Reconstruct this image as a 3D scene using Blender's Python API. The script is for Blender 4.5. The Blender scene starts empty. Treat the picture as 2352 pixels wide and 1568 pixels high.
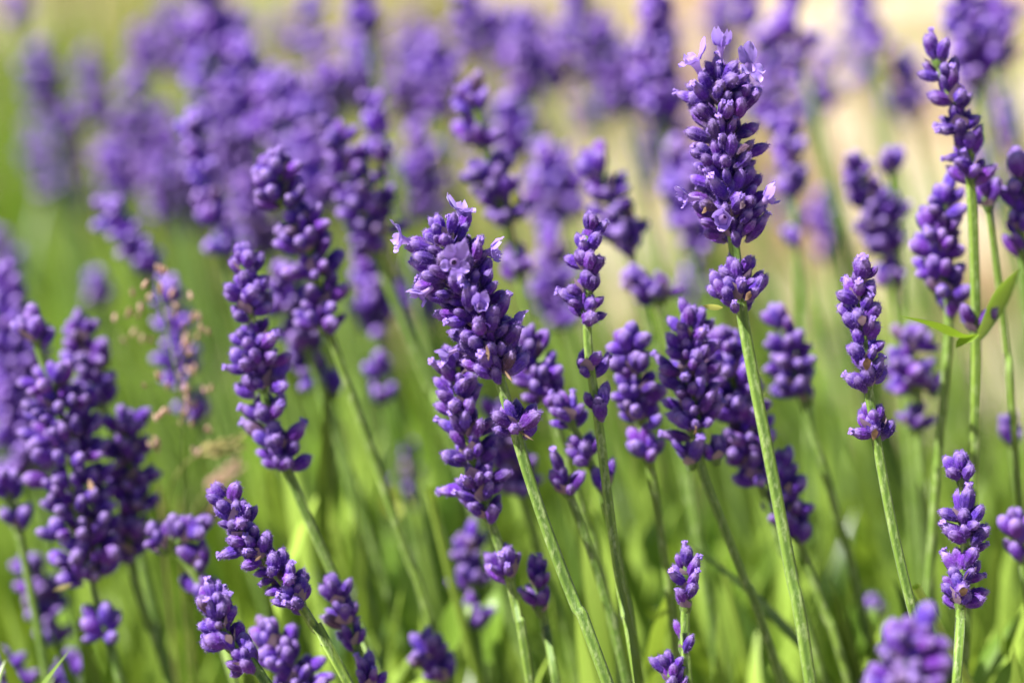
import bpy, math, random
import numpy as np
from mathutils import Vector, Quaternion, Matrix

random.seed(11)
rng = np.random.default_rng(11)
sc = bpy.context.scene
C = sc.collection

# ------------------------------------------------------------------ camera
PITCH = math.radians(20.0)
CAM = Vector((0, 0, 0.50))
FOCUS = 0.402
cd = bpy.data.cameras.new('camera')
cd.lens = 90.0; cd.sensor_width = 36.0
cd.clip_start = 0.01; cd.clip_end = 300
cd.dof.use_dof = True
cd.dof.focus_distance = FOCUS
cd.dof.aperture_fstop = 7.5
cd.dof.aperture_blades = 0
cam = bpy.data.objects.new('camera', cd)
C.objects.link(cam)
cam.location = CAM
cam.rotation_euler = (math.pi/2 - PITCH, 0, 0)
sc.camera = cam

# ------------------------------------------------------------------ sky and sun
SUN_EL = math.radians(53)
SUN_AZ = Vector((-0.98, -0.17, 0)).normalized()
SUN = Vector((SUN_AZ.x*math.cos(SUN_EL), SUN_AZ.y*math.cos(SUN_EL), math.sin(SUN_EL)))
w = bpy.data.worlds.new('World'); sc.world = w; w.use_nodes = True
nt = w.node_tree; nt.nodes.clear()
sky = nt.nodes.new('ShaderNodeTexSky'); sky.sky_type = 'NISHITA'; sky.sun_disc = False
sky.sun_elevation = SUN_EL; sky.sun_rotation = math.atan2(SUN.x, SUN.y)
bg = nt.nodes.new('ShaderNodeBackground'); bg.inputs['Strength'].default_value = 0.05
wo = nt.nodes.new('ShaderNodeOutputWorld')
nt.links.new(sky.outputs['Color'], bg.inputs['Color']); nt.links.new(bg.outputs[0], wo.inputs['Surface'])
sd = bpy.data.lights.new('sun', 'SUN'); sd.energy = 5.0; sd.angle = math.radians(0.5); sd.color = (1.0, 0.97, 0.92)
so = bpy.data.objects.new('sun', sd); C.objects.link(so)
so.rotation_mode = 'QUATERNION'; so.rotation_quaternion = (-SUN).to_track_quat('-Z', 'Y')
so.location = (-1, -1, 2)
sc.view_settings.view_transform = 'Standard'; sc.view_settings.look = 'None'
sc.view_settings.gamma = 1.0; sc.view_settings.exposure = 1.3
sc.view_settings.use_curve_mapping = False
sc.render.engine = 'CYCLES'
sc.cycles.max_bounces = 6; sc.cycles.diffuse_bounces = 2; sc.cycles.transparent_max_bounces = 4

# ------------------------------------------------------------------ places in the photograph -> points in the bed
RIGHT = Vector((1, 0, 0)); UP = Vector((0, math.sin(PITCH), math.cos(PITCH))); FWD = Vector((0, math.cos(PITCH), -math.sin(PITCH)))
FPX = 5880.0
def at(x, y, z):
    return CAM + FWD*z + RIGHT*((x - 1176)/FPX*z) + UP*((784 - y)/FPX*z)

# ------------------------------------------------------------------ materials
def new_mat(name):
    m = bpy.data.materials.new(name); m.use_nodes = True
    n = m.node_tree; n.nodes.clear()
    return m, n
def N(n, t, **kw):
    x = n.nodes.new(t)
    for k, v in kw.items(): setattr(x, k, v)
    return x
def L(n, a, b): n.links.new(a, b)
def ramp(n, stops):
    r = N(n, 'ShaderNodeValToRGB')
    e = r.color_ramp.elements
    while len(e) < len(stops): e.new(0.5)
    for i, (p, c) in enumerate(stops):
        e[i].position = p; e[i].color = (*c, 1)
    return r
def attr(n, name):
    return N(n, 'ShaderNodeAttribute', attribute_name=name)
def mixc(n, a, b, f):
    m = N(n, 'ShaderNodeMix', data_type='RGBA')
    for sock, v in ((m.inputs[6], a), (m.inputs[7], b), (m.inputs[0], f)):
        if hasattr(v, 'links') or hasattr(v, 'is_linked'): L(n, v, sock)
        elif isinstance(v, tuple): sock.default_value = (*v, 1)
        else: sock.default_value = v
    return m.outputs[2]
def math_(n, op, a, b=0.0, clamp=False):
    m = N(n, 'ShaderNodeMath', operation=op); m.use_clamp = clamp
    for i, v in enumerate((a, b)):
        if hasattr(v, 'is_linked'): L(n, v, m.inputs[i])
        else: m.inputs[i].default_value = v
    return m.outputs[0]
def tex_noise(n, scale, detail=3, rough=0.6, mapping=None):
    tc = N(n, 'ShaderNodeTexCoord')
    nz = N(n, 'ShaderNodeTexNoise'); nz.inputs['Scale'].default_value = scale
    nz.inputs['Detail'].default_value = detail; nz.inputs['Roughness'].default_value = rough
    if mapping:
        mp = N(n, 'ShaderNodeMapping'); mp.inputs['Scale'].default_value = mapping
        L(n, tc.outputs['Object'], mp.inputs['Vector']); L(n, mp.outputs[0], nz.inputs['Vector'])
    else: L(n, tc.outputs['Object'], nz.inputs['Vector'])
    return nz.outputs['Fac']
def rnd_value(n):
    oi = N(n, 'ShaderNodeObjectInfo'); a = attr(n, 'rnd')
    return math_(n, 'FRACT', math_(n, 'ADD', oi.outputs['Random'], a.outputs['Fac']))

def bud_material():
    m, n = new_mat('violet_calyx')
    r = rnd_value(n)
    base = ramp(n, [(0.0, (0.072, 0.017, 0.37)), (0.35, (0.105, 0.020, 0.40)), (0.65, (0.155, 0.025, 0.38)), (0.85, (0.095, 0.022, 0.45)), (0.955, (0.10, 0.045, 0.46)), (0.965, (0.20, 0.115, 0.17)), (1.0, (0.13, 0.075, 0.12))])
    L(n, r, base.inputs[0])
    al = attr(n, 'along').outputs['Fac']
    # greyish woolly foot, pale downy tip that also paints in a sunlit highlight
    foot = ramp(n, [(0.0, (1, 1, 1)), (0.16, (0.45, 0.45, 0.45)), (0.36, (0, 0, 0))]); L(n, al, foot.inputs[0])
    vv_ = ramp(n, [(0.0, (0.55, 0.50, 0.58)), (1.0, (1.25, 1.25, 1.2))]); L(n, math_(n, 'FRACT', math_(n, 'MULTIPLY', r, 7.31)), vv_.inputs[0])
    bm = N(n, 'ShaderNodeMix', data_type='RGBA', blend_type='MULTIPLY'); bm.inputs[0].default_value = 1
    L(n, base.outputs[0], bm.inputs[6]); L(n, vv_.outputs[0], bm.inputs[7])
    c = mixc(n, bm.outputs[2], (0.33, 0.28, 0.32), math_(n, 'MULTIPLY', foot.outputs[0], 0.85))
    tip = ramp(n, [(0.70, (0, 0, 0)), (0.98, (1, 1, 1))]); L(n, al, tip.inputs[0])
    c = mixc(n, c, (0.50, 0.38, 0.80), math_(n, 'MULTIPLY', tip.outputs[0], 0.72))
    # down: pale streaks along the calyx
    s1 = tex_noise(n, 22, 4, 0.7, (1, 1, 0.30))
    st = ramp(n, [(0.50, (0, 0, 0)), (0.70, (1, 1, 1))]); L(n, s1, st.inputs[0])
    c = mixc(n, c, (0.40, 0.25, 0.68), math_(n, 'MULTIPLY', st.outputs[0], 0.30))
    s2 = tex_noise(n, 5, 3, 0.6)
    d = ramp(n, [(0.35, (0.68, 0.55, 0.70)), (0.65, (1.2, 1.15, 1.12))]); L(n, s2, d.inputs[0])
    mm = N(n, 'ShaderNodeMix', data_type='RGBA', blend_type='MULTIPLY'); mm.inputs[0].default_value = 1
    L(n, c, mm.inputs[6]); L(n, d.outputs[0], mm.inputs[7])
    p = N(n, 'ShaderNodeBsdfPrincipled'); L(n, mm.outputs[2], p.inputs['Base Color'])
    p.inputs['Roughness'].default_value = 0.62
    p.inputs['Specular IOR Level'].default_value = 0.35
    p.inputs['Sheen Weight'].default_value = 0.08; p.inputs['Sheen Roughness'].default_value = 0.35
    p.inputs['Sheen Tint'].default_value = (0.72, 0.60, 1.0, 1)
    bp = N(n, 'ShaderNodeBump'); bp.inputs['Strength'].default_value = 0.9; bp.inputs['Distance'].default_value = 0.0006
    L(n, s1, bp.inputs['Height']); L(n, bp.outputs[0], p.inputs['Normal'])
    o = N(n, 'ShaderNodeOutputMaterial'); L(n, p.outputs[0], o.inputs['Surface'])
    return m
def simple(name, col, rough=0.6, trans=0.0, tcol=None, var=0.25, nscale=300, sheen=0.0, varcol=None, wr=0.6):
    m, n = new_mat(name)
    r = rnd_value(n)
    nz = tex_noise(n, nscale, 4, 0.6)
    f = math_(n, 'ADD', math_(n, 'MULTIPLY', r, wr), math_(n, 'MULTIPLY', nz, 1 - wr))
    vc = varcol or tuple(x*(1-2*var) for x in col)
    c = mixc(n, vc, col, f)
    p = N(n, 'ShaderNodeBsdfPrincipled'); L(n, c, p.inputs['Base Color']); p.inputs['Roughness'].default_value = rough
    p.inputs['Specular IOR Level'].default_value = 0.4
    if sheen: p.inputs['Sheen Weight'].default_value = sheen
    bp = N(n, 'ShaderNodeBump'); bp.inputs['Strength'].default_value = 0.3; bp.inputs['Distance'].default_value = 0.0003
    L(n, nz, bp.inputs['Height']); L(n, bp.outputs[0], p.inputs['Normal'])
    o = N(n, 'ShaderNodeOutputMaterial')
    if trans:
        t = N(n, 'ShaderNodeBsdfTranslucent')
        L(n, mixc(n, tcol or col, c, 0.3), t.inputs['Color'])
        ms = N(n, 'ShaderNodeMixShader'); ms.inputs[0].default_value = trans
        L(n, p.outputs[0], ms.inputs[1]); L(n, t.outputs[0], ms.inputs[2]); L(n, ms.outputs[0], o.inputs['Surface'])
    else: L(n, p.outputs[0], o.inputs['Surface'])
    return m
def stem_material():
    m, n = new_mat('downy_green_stem')
    s = tex_noise(n, 1100, 4, 0.7, (1, 1, 0.35))
    big = tex_noise(n, 45, 3, 0.6)
    g = ramp(n, [(0.3, (0.10, 0.185, 0.016)), (0.7, (0.18, 0.29, 0.035))]); L(n, big, g.inputs[0])
    oi = N(n, 'ShaderNodeObjectInfo')
    v = ramp(n, [(0, (0.80, 0.86, 0.72)), (0.5, (1, 1, 1)), (1, (1.12, 1.06, 0.85))]); L(n, oi.outputs['Random'], v.inputs[0])
    mv = N(n, 'ShaderNodeMix', data_type='RGBA', blend_type='MULTIPLY'); mv.inputs[0].default_value = 1
    L(n, g.outputs[0], mv.inputs[6]); L(n, v.outputs[0], mv.inputs[7])
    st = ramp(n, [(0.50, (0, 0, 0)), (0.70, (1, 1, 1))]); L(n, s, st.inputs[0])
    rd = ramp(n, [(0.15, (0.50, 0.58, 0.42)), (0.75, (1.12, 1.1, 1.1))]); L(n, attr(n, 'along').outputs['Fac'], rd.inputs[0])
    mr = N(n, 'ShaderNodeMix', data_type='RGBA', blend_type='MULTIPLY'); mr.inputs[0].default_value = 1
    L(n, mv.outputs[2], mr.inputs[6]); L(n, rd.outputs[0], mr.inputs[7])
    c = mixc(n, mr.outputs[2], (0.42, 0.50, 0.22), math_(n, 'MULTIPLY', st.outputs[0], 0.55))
    p = N(n, 'ShaderNodeBsdfPrincipled'); L(n, c, p.inputs['Base Color']); p.inputs['Roughness'].default_value = 0.6
    p.inputs['Sheen Weight'].default_value = 0.1
    bp = N(n, 'ShaderNodeBump'); bp.inputs['Strength'].default_value = 0.6; bp.inputs['Distance'].default_value = 0.0002
    L(n, s, bp.inputs['Height']); L(n, bp.outputs[0], p.inputs['Normal'])
    o = N(n, 'ShaderNodeOutputMaterial'); L(n, p.outputs[0], o.inputs['Surface'])
    return m
def petal_material():
    m, n = new_mat('lilac_petal')
    al = attr(n, 'along').outputs['Fac']
    c = ramp(n, [(0.0, (0.60, 0.40, 0.68)), (0.34, (0.48, 0.30, 0.70)), (0.42, (0.16, 0.07, 0.42)), (0.55, (0.34, 0.19, 0.72)), (1.0, (0.46, 0.31, 0.84))])
    L(n, al, c.inputs[0])
    nz = tex_noise(n, 900, 3, 0.6)
    cc = mixc(n, c.outputs[0], (0.36, 0.23, 0.72), math_(n, 'MULTIPLY', nz, 0.35))
    p = N(n, 'ShaderNodeBsdfPrincipled'); L(n, cc, p.inputs['Base Color']); p.inputs['Roughness'].default_value = 0.55
    p.inputs['Sheen Weight'].default_value = 0.3
    t = N(n, 'ShaderNodeBsdfTranslucent'); L(n, cc, t.inputs['Color'])
    ms = N(n, 'ShaderNodeMixShader'); ms.inputs[0].default_value = 0.3
    L(n, p.outputs[0], ms.inputs[1]); L(n, t.outputs[0], ms.inputs[2])
    o = N(n, 'ShaderNodeOutputMaterial'); L(n, ms.outputs[0], o.inputs['Surface'])
    return m

M_BUD = bud_material()
M_HAIR = simple('pale_down', (0.36, 0.22, 0.66), 0.5, 0.3, (0.36, 0.22, 0.7), varcol=(0.25, 0.12, 0.5))
M_STEM = stem_material()
M_SHAIR = simple('stem_down', (0.50, 0.58, 0.34), 0.5, 0.3)
M_PETAL = petal_material()
M_BRACT = simple('papery_bract', (0.34, 0.25, 0.24), 0.7, 0.25, var=0.2, nscale=800, varcol=(0.24, 0.15, 0.26))
M_DRY = simple('dried_bract', (0.30, 0.185, 0.105), 0.75, 0.2, var=0.25, nscale=900)
M_YBRACT = simple('yellow_bract', (0.50, 0.52, 0.10), 0.6, 0.3)
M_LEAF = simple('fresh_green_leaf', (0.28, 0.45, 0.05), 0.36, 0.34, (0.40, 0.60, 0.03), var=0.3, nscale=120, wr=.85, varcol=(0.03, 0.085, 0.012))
M_FOL = simple('bed_foliage', (0.38, 0.53, 0.085), 0.34, 0.26, (0.44, 0.62, 0.04), var=0.3, nscale=60, wr=0.95, varcol=(0.018, 0.055, 0.008))  # wide tone range: darkest clumps paint in the shaded gaps between leaves
M_STRAW = simple('straw', (0.50, 0.42, 0.20), 0.6, 0.35, (0.55, 0.46, 0.18), var=0.2, nscale=60, varcol=(0.26, 0.33, 0.07))
M_SEED = simple('grass_seed', (0.78, 0.58, 0.42), 0.3, 0.35, (0.7, 0.5, 0.3), var=0.2, nscale=900, varcol=(0.48, 0.24, 0.24))
M_EAR = simple('yellow_grass_ear', (0.55, 0.47, 0.18), 0.55, 0.3, (0.6, 0.5, 0.2), var=0.2, nscale=900)
M_YFLOW = simple('yellow_petal', (0.50, 0.54, 0.08), 0.55, 0.3, (0.7, 0.7, 0.1))

def ground_material():
    m, n = new_mat('sandy_ground')
    a = tex_noise(n, 9.0, 4, 0.6); b = tex_noise(n, 60, 5, 0.7)
    c1 = ramp(n, [(0.42, (0.22, 0.13, 0.06)), (0.50, (0.40, 0.28, 0.165)), (0.60, (0.60, 0.52, 0.38))]); L(n, a, c1.inputs[0])
    c2 = ramp(n, [(0.3, (0.55, 0.50, 0.45)), (0.6, (1.05, 1.05, 1.05))]); L(n, b, c2.inputs[0])
    mm = N(n, 'ShaderNodeMix', data_type='RGBA', blend_type='MULTIPLY'); mm.inputs[0].default_value = 0.7
    L(n, c1.outputs[0], mm.inputs[6]); L(n, c2.outputs[0], mm.inputs[7])
    p = N(n, 'ShaderNodeBsdfPrincipled'); L(n, mm.outputs[2], p.inputs['Base Color']); p.inputs['Roughness'].default_value = 0.9
    bp = N(n, 'ShaderNodeBump'); bp.inputs['Strength'].default_value = 0.6; bp.inputs['Distance'].default_value = 0.01
    L(n, b, bp.inputs['Height']); L(n, bp.outputs[0], p.inputs['Normal'])
    o = N(n, 'ShaderNodeOutputMaterial'); L(n, p.outputs[0], o.inputs['Surface'])
    return m
M_GROUND = ground_material()
M_SOIL = simple('dry_bed_soil', (0.24, 0.19, 0.165), 0.95, var=0.3, nscale=90)

# ------------------------------------------------------------------ mesh builder
class MB:
    def __init__(s): s.v = []; s.f = []; s.mi = []; s.rnd = []; s.al = []; s.n = 0
    def add(s, verts, faces, mi=0, rnd=0.0, along=None):
        verts = np.asarray(verts, float); k = len(verts)
        s.v.append(verts); o = s.n
        s.f.extend([tuple(i + o for i in f) for f in faces])
        s.mi.extend([mi]*len(faces))
        s.rnd.append(np.full(k, rnd)); s.al.append(np.zeros(k) if along is None else np.asarray(along, float))
        s.n += k
    def mesh(s, name, mats, smooth=True):
        me = bpy.data.meshes.new(name)
        V = np.concatenate(s.v)
        me.from_pydata(V.tolist(), [], s.f)
        for m in mats: me.materials.append(m)
        me.polygons.foreach_set('material_index', s.mi)
        if smooth: me.polygons.foreach_set('use_smooth', [True]*len(s.f))
        for nm, arr in (('rnd', s.rnd), ('along', s.al)):
            a = me.attributes.new(nm, 'FLOAT', 'POINT'); a.data.foreach_set('value', np.concatenate(arr))
        me.update()
        return me
def link(name, me, parent=None, loc=None, rot=None, scale=None):
    o = bpy.data.objects.new(name, me); C.objects.link(o)
    if parent: o.parent = parent
    if loc is not None: o.location = loc
    if rot is not None: o.rotation_mode = 'QUATERNION'; o.rotation_quaternion = rot
    if scale is not None: o.scale = scale
    return o
def tag(o, label, cat, group=None, kind=None):
    o['label'] = label; o['category'] = cat
    if group: o['group'] = group
    if kind: o['kind'] = kind

def grid_faces(rings, seg, closed=True):
    f = []
    for i in range(rings - 1):
        for j in range(seg if closed else seg - 1):
            a = i*seg + j; b = i*seg + (j + 1) % seg
            f.append((a, b, b + seg, a + seg))
    return f

# ---------------- calyx (unit: length 1 along +Z, radius about .25)
PROF = [(0.0, .16), (.05, .34), (.16, .60), (.32, .86), (.52, 1.0), (.70, .97), (.83, .82), (.92, .60), (.975, .34), (1.0, .10)]
def calyx_arrays(seg=20, rib=0.055, ribs=7, wide=0.25, bend=0.0, neck=0.0, prof=PROF, seed=0):
    g = np.random.default_rng(seed)
    t = np.array([p[0] for p in prof]); r = np.array([p[1] for p in prof])*wide
    ph = np.linspace(0, 2*np.pi, seg, endpoint=False)
    V = []; al = []
    for i in range(len(t)):
        k = 1 + rib*np.cos(ribs*ph)*min(1, 3*t[i]*(1.05 - t[i])*1.6)
        rr = r[i]*k*(1 + g.normal(0, .015, seg))
        x = rr*np.cos(ph) + bend*t[i]**2; y = rr*np.sin(ph)*0.94; z = np.full(seg, t[i]) + g.normal(0, .006, seg)
        V.append(np.stack([x, y, z], 1)); al.append(np.full(seg, t[i]))
    V = np.concatenate(V); F = grid_faces(len(t), seg)
    F.append(tuple(range(seg))[::-1]); F.append(tuple((len(t)-1)*seg + j for j in range(seg)))
    return V, F, np.concatenate(al)
def add_hairs(mb, V, n, length, width, mi, seed, tmin=0.1, centre=None):
    g = np.random.default_rng(seed)
    idx = g.integers(0, len(V), n)
    vv = []; ff = []; al = []
    for q, i in enumerate(idx):
        p = V[i]
        rad = np.array([p[0], p[1], 0.0]); ln = np.linalg.norm(rad)
        d = rad/(ln + 1e-9)*(0.9 if p[2] < 0.85 else 0.6) + np.array([0, 0, 0.45 if p[2] < .85 else 0.9]) + g.normal(0, .28, 3)
        d /= np.linalg.norm(d)
        s = np.cross(d, g.normal(0, 1, 3)); s /= np.linalg.norm(s) + 1e-9
        p = p + np.append(g.normal(0, .012, 2), g.normal(0, .03))
        vv += [p - s*width, p + s*width, p + d*length*g.uniform(.5, 1.2)]
        ff.append((3*q, 3*q + 1, 3*q + 2))
    mb.add(np.array(vv), ff, mi)
BUD_HI = []; BUD_MID = []
OPEN_TIP = PROF[:-3] + [(.93, .70), (.99, .62), (1.02, .50), (1.08, .52), (1.15, .44), (1.20, .20)]
for k in range(6):
    tipped = k in (2, 5)
    kw = dict(rib=.11 + .02*(k % 3), ribs=(6, 7, 8)[k % 3], wide=(.245, .215, .24, .26, .225, .23)[k], bend=(.0, .07, -.05, .03, .10, .0)[k], prof=OPEN_TIP if tipped else PROF, seed=k)
    mb = MB(); V, F, al = calyx_arrays(24, **kw); mb.add(V, F, 0, 0, al)
    if tipped:      # crumpled lips of a corolla just breaking out of the calyx
        for q in range(4):
            a = q*1.57 + k
            lobe = V[:0]
            c = np.array([math.cos(a)*.10, math.sin(a)*.10, 1.14])
            rr = np.array([[math.cos(b)*.085 + c[0], math.sin(b)*.085 + c[1], c[2] + .05*math.cos(3*b) + (.05 if q % 2 else 0)] for b in np.linspace(0, 2*np.pi, 7)[:-1]] + [[c[0]*1.3, c[1]*1.3, c[2] + .10]])
            mb.add(rr, [(i, (i+1) % 6, 6) for i in range(6)], 2, 0, np.full(7, .56))
    add_hairs(mb, V, 220, .10, .0085, 1, 50 + k)
    BUD_HI.append(mb.mesh('bud', [M_BUD, M_HAIR, M_PETAL]))
    mb = MB(); V, F, al = calyx_arrays(14, **{**kw, 'ribs': 5}); mb.add(V, F, 0, 0, al)
    add_hairs(mb, V, 30, .08, .010, 1, 80 + k)
    BUD_MID.append(mb.mesh('bud', [M_BUD, M_HAIR, M_PETAL]))
LOWV, LOWF, LOWA = calyx_arrays(8, rib=0, prof=[PROF[i] for i in (0, 2, 3, 4, 6, 8)])

# ---------------- open corolla (unit: metres)
def corolla_mesh(seed, spread=1.0, curl=0.0):
    g = np.random.default_rng(seed); mb = MB()
    seg = 12
    prof = [(0, .55), (.8, .60), (1.8, .62), (2.8, .75), (3.6, 1.05), (4.1, 1.35)]
    ph = np.linspace(0, 2*np.pi, seg, endpoint=False)
    V = np.concatenate([np.stack([r*np.cos(ph), r*np.sin(ph), np.full(seg, z)], 1) for z, r in prof])*1e-3
    mb.add(V, grid_faces(len(prof), seg), 0, 0, np.concatenate([np.full(seg, .02 + .38*z/4.1) for z, r in prof]))
    # two upper lobes larger, three lower lobes
    for q, (ang, ln, wd, lift) in enumerate(((60, 3.5, 3.7, .85), (120, 3.5, 3.7, .85), (195, 2.3, 2.7, .35), (270, 2.5, 2.9, .10), (345, 2.3, 2.7, .35))):
        a = math.radians(ang + g.normal(0, 11)); ln *= g.uniform(.8, 1.15); lift = lift + g.normal(0, .18)
        nu, nv = 6, 5
        vv = []; al = []
        for i in range(nu):
            t = i/(nu - 1)
            wprof = math.sin(math.pi*min(1, .16 + .70*t))**.7*(1 - max(0, t - .75)*1.6)
            for j in range(nv):
                s = (j/(nv - 1) - .5)*2
                rad = 1.15 + ln*t*spread
                z = 4.0 + lift*ln*t*.55 - spread*.5*t*t*ln*(1 - lift)*.6 + .28*s*s*t + curl*t*t*1.5 + .32*math.sin(4*s + q + seed)*t + .2*math.sin(9*t + q*2)*s
                tang = s*wd*.5*wprof
                x = math.cos(a)*rad - math.sin(a)*tang; y = math.sin(a)*rad + math.cos(a)*tang
                vv.append((x*1e-3, y*1e-3, z*1e-3)); al.append(.42 + .58*t)
        mb.add(np.array(vv), grid_faces(nu, nv, False), 0, 0, al)
    return mb.mesh('open_flower', [M_PETAL])
CORO = [corolla_mesh(1), corolla_mesh(2, .8, .6), corolla_mesh(3, .65, 1.0), corolla_mesh(4, .45, 1.2)]

# ---------------- leaf or bract blade
def blade(mb, base, d, nrm, length, width, bend=0.0, nseg=6, mi=0, rnd=0.0, fold=0.12, tipw=0.0, wav=0.0):
    d = Vector(d).normalized(); nrm = Vector(nrm); nrm = (nrm - d*nrm.dot(d)).normalized(); side = d.cross(nrm)
    vv = []; al = []
    p = Vector(base); q = d.copy(); step = length/nseg
    for i in range(nseg + 1):
        t = i/nseg
        wd = width*.5*((math.sin(math.pi*min(1, t*.92 + .04)))**.8*(1 - t**5) + tipw*t)
        nn = side.cross(q).normalized()*-1
        wob = wav*math.sin(9*t)*width
        vv += [p - side*wd + nn*(fold*wd + wob), p + Vector((0, 0, 0)), p + side*wd + nn*(fold*wd - wob)]
        al += [t]*3
        q = (q + nrm*(bend/nseg)).normalized(); p = p + q*step
    mb.add([tuple(v) for v in vv], grid_faces(nseg + 1, 3, False), mi, rnd, al)

def bract_pair(hw, axis, seed):
    """papery heart-shaped bracts under a whorl"""
    g = random.Random(seed); mb = MB()
    s = axis.orthogonal().normalized(); a0 = g.uniform(0, 3.1)
    for k in range(2):
        r = Quaternion(axis, a0 + k*math.pi) @ s
        blade(mb, r*.0006 - axis*.0004, (r*.8 + axis*.75), axis*-1, min(.0042, hw*1.0), min(.0036, hw*.9), -0.5, 5, 0, g.random(), .25)
    # the swollen node
    ph = np.linspace(0, 2*np.pi, 8, endpoint=False)
    t2 = axis.cross(s)
    vv = []
    for z, r in ((-.0012, .0006), (-.0003, .0010), (.0008, .0010), (.0016, .0006)):
        for a in ph: vv.append(tuple(axis*z + s*(r*math.cos(a)) + t2*(r*math.sin(a))))
    mb.add(vv, grid_faces(4, 8), 1)
    return mb.mesh('whorl', [M_BRACT, M_STEM])

# ---------------- stem tube
def catmull(P, per):
    P = [P[0]*2 - P[1]] + P + [P[-1]*2 - P[-2]]
    out = []
    for i in range(1, len(P) - 2):
        p0, p1, p2, p3 = P[i-1:i+3]
        n = max(2, int((p2 - p1).length/per))
        for k in range(n):
            t = k/n
            out.append(.5*((2*p1) + (p2 - p0)*t + (2*p0 - 5*p1 + 4*p2 - p3)*t*t + (3*p1 - p0 - 3*p2 + p3)*t**3))
    out.append(P[-2]); return out
def tube(mb, pts, r0, r1, seg=8, mi=0, grooves=0.0, hairs=0, hair_mi=1, hair_zmin=0, rnd=0.0):
    n = len(pts); P = np.array([tuple(p) for p in pts])
    T = np.gradient(P, axis=0); T /= np.linalg.norm(T, axis=1)[:, None] + 1e-12
    ref = np.array([0.7, -0.7, 0.1])
    S = np.cross(T, ref); S /= np.linalg.norm(S, axis=1)[:, None]; U = np.cross(T, S)
    ph = np.linspace(0, 2*np.pi, seg, endpoint=False) + math.pi/seg
    prof = 1 + grooves*np.cos(4*ph)
    R = np.linspace(r0, r1, n)
    V = P[:, None, :] + (R[:, None]*prof[None, :]*np.cos(ph)[None, :])[:, :, None]*S[:, None, :] + (R[:, None]*prof[None, :]*np.sin(ph)[None, :])[:, :, None]*U[:, None, :]
    mb.add(V.reshape(-1, 3), grid_faces(n, seg), mi, rnd, np.tile(.5 + .5*np.cos(4*ph), n) if grooves else np.full(n*seg, .5))
    if hairs:
        ok = [i for i in range(1, n - 1) if P[i, 2] > hair_zmin]
        if not ok: return
        vv = []; ff = []
        for q in range(hairs):
            i = ok[rng.integers(0, len(ok))]; a = rng.uniform(0, 2*np.pi)
            o = S[i]*math.cos(a) + U[i]*math.sin(a)
            p = P[i] + T[i]*rng.uniform(-.001, .001) + o*R[i]*(1 + grooves*math.cos(4*a))*.97
            d = o + T[i]*rng.normal(-.35, .4) + rng.normal(0, .25, 3); d /= np.linalg.norm(d)
            s = np.cross(d, T[i]); s /= np.linalg.norm(s) + 1e-9
            vv += [p - s*1.5e-5, p + s*1.5e-5, p + d*rng.uniform(1.5e-4, 4e-4)]; ff.append((3*q, 3*q+1, 3*q+2))
        mb.add(vv, ff, hair_mi)

# ------------------------------------------------------------------ ground
mb = MB(); R_ = 80
mb.add([(-R_, -R_, 0), (R_, -R_, 0), (R_, R_, 0), (-R_, R_, 0)], [(0, 1, 2, 3)])
g_ = link('ground', mb.mesh('ground', [M_GROUND])); g_['kind'] = 'structure'
mb = MB()   # the dug bed the lavender grows in, a low uneven mound of soil
nx, ny = 60, 50
vv = []
for j in range(ny):
    for i in range(nx):
        x = -1.1 + 2.2*i/(nx - 1); y = -.15 + 1.28*j/(ny - 1)
        e = min(1, 8*min(i/(nx-1), 1 - i/(nx-1), j/(ny-1), 1 - j/(ny-1)))
        vv.append((x, y + .05*math.sin(5*x), -.004 + .028*e + (random.random()*.012 + .008*math.sin(17*x + 9*y))*e))
mb.add(vv, grid_faces(ny, nx, False))
g_ = link('flower_bed_soil', mb.mesh('flower_bed_soil', [M_SOIL])); g_['kind'] = 'structure'

# ------------------------------------------------------------------ lavender
GROUP = 'lavender stalks in flower in the bed'
SHARP, SOFT, FAR = 0, 1, 2
def rotq(d, roll):
    return Vector((0, 0, 1)).rotation_difference(d) @ Quaternion((0, 0, 1), roll)
def whorl_buds(axis, hw, n, size, g, soft=False):
    """base point, direction and length of each calyx of a whorl whose node is the origin"""
    s = axis.orthogonal().normalized()
    out = []
    Lb = (.0045 if soft else .0042)*size; R = Lb*.21
    def ring(count, reach, lift, zoff, a0):
        r0 = max(.0004, reach - Lb*.80 - R*.4)
        sn = min(.86, max(.30, (reach - r0 - R*.4)/Lb))
        for k in range(count):
            a = a0 + 2*math.pi*(k + g.uniform(-.22, .22))/count
            r = Quaternion(axis, a) @ s
            th = math.asin(sn)*g.uniform(.72, 1.30) - lift
            d = (axis*math.cos(th) + r*math.sin(th) + Vector((g.gauss(0, .19), g.gauss(0, .19), g.gauss(0, .19)))).normalized()
            out.append((r*r0*g.uniform(.8, 1.1) + axis*(zoff + g.gauss(0, .00075)), d, Lb*g.uniform(.74, 1.18)))
    a0 = g.uniform(0, 6)
    ring(n, hw, 0, 0, a0)
    if hw > .0034: ring(max(3, int(n*.42)), hw*.58, .1, .0009, a0 + .4)
    return out
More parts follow.
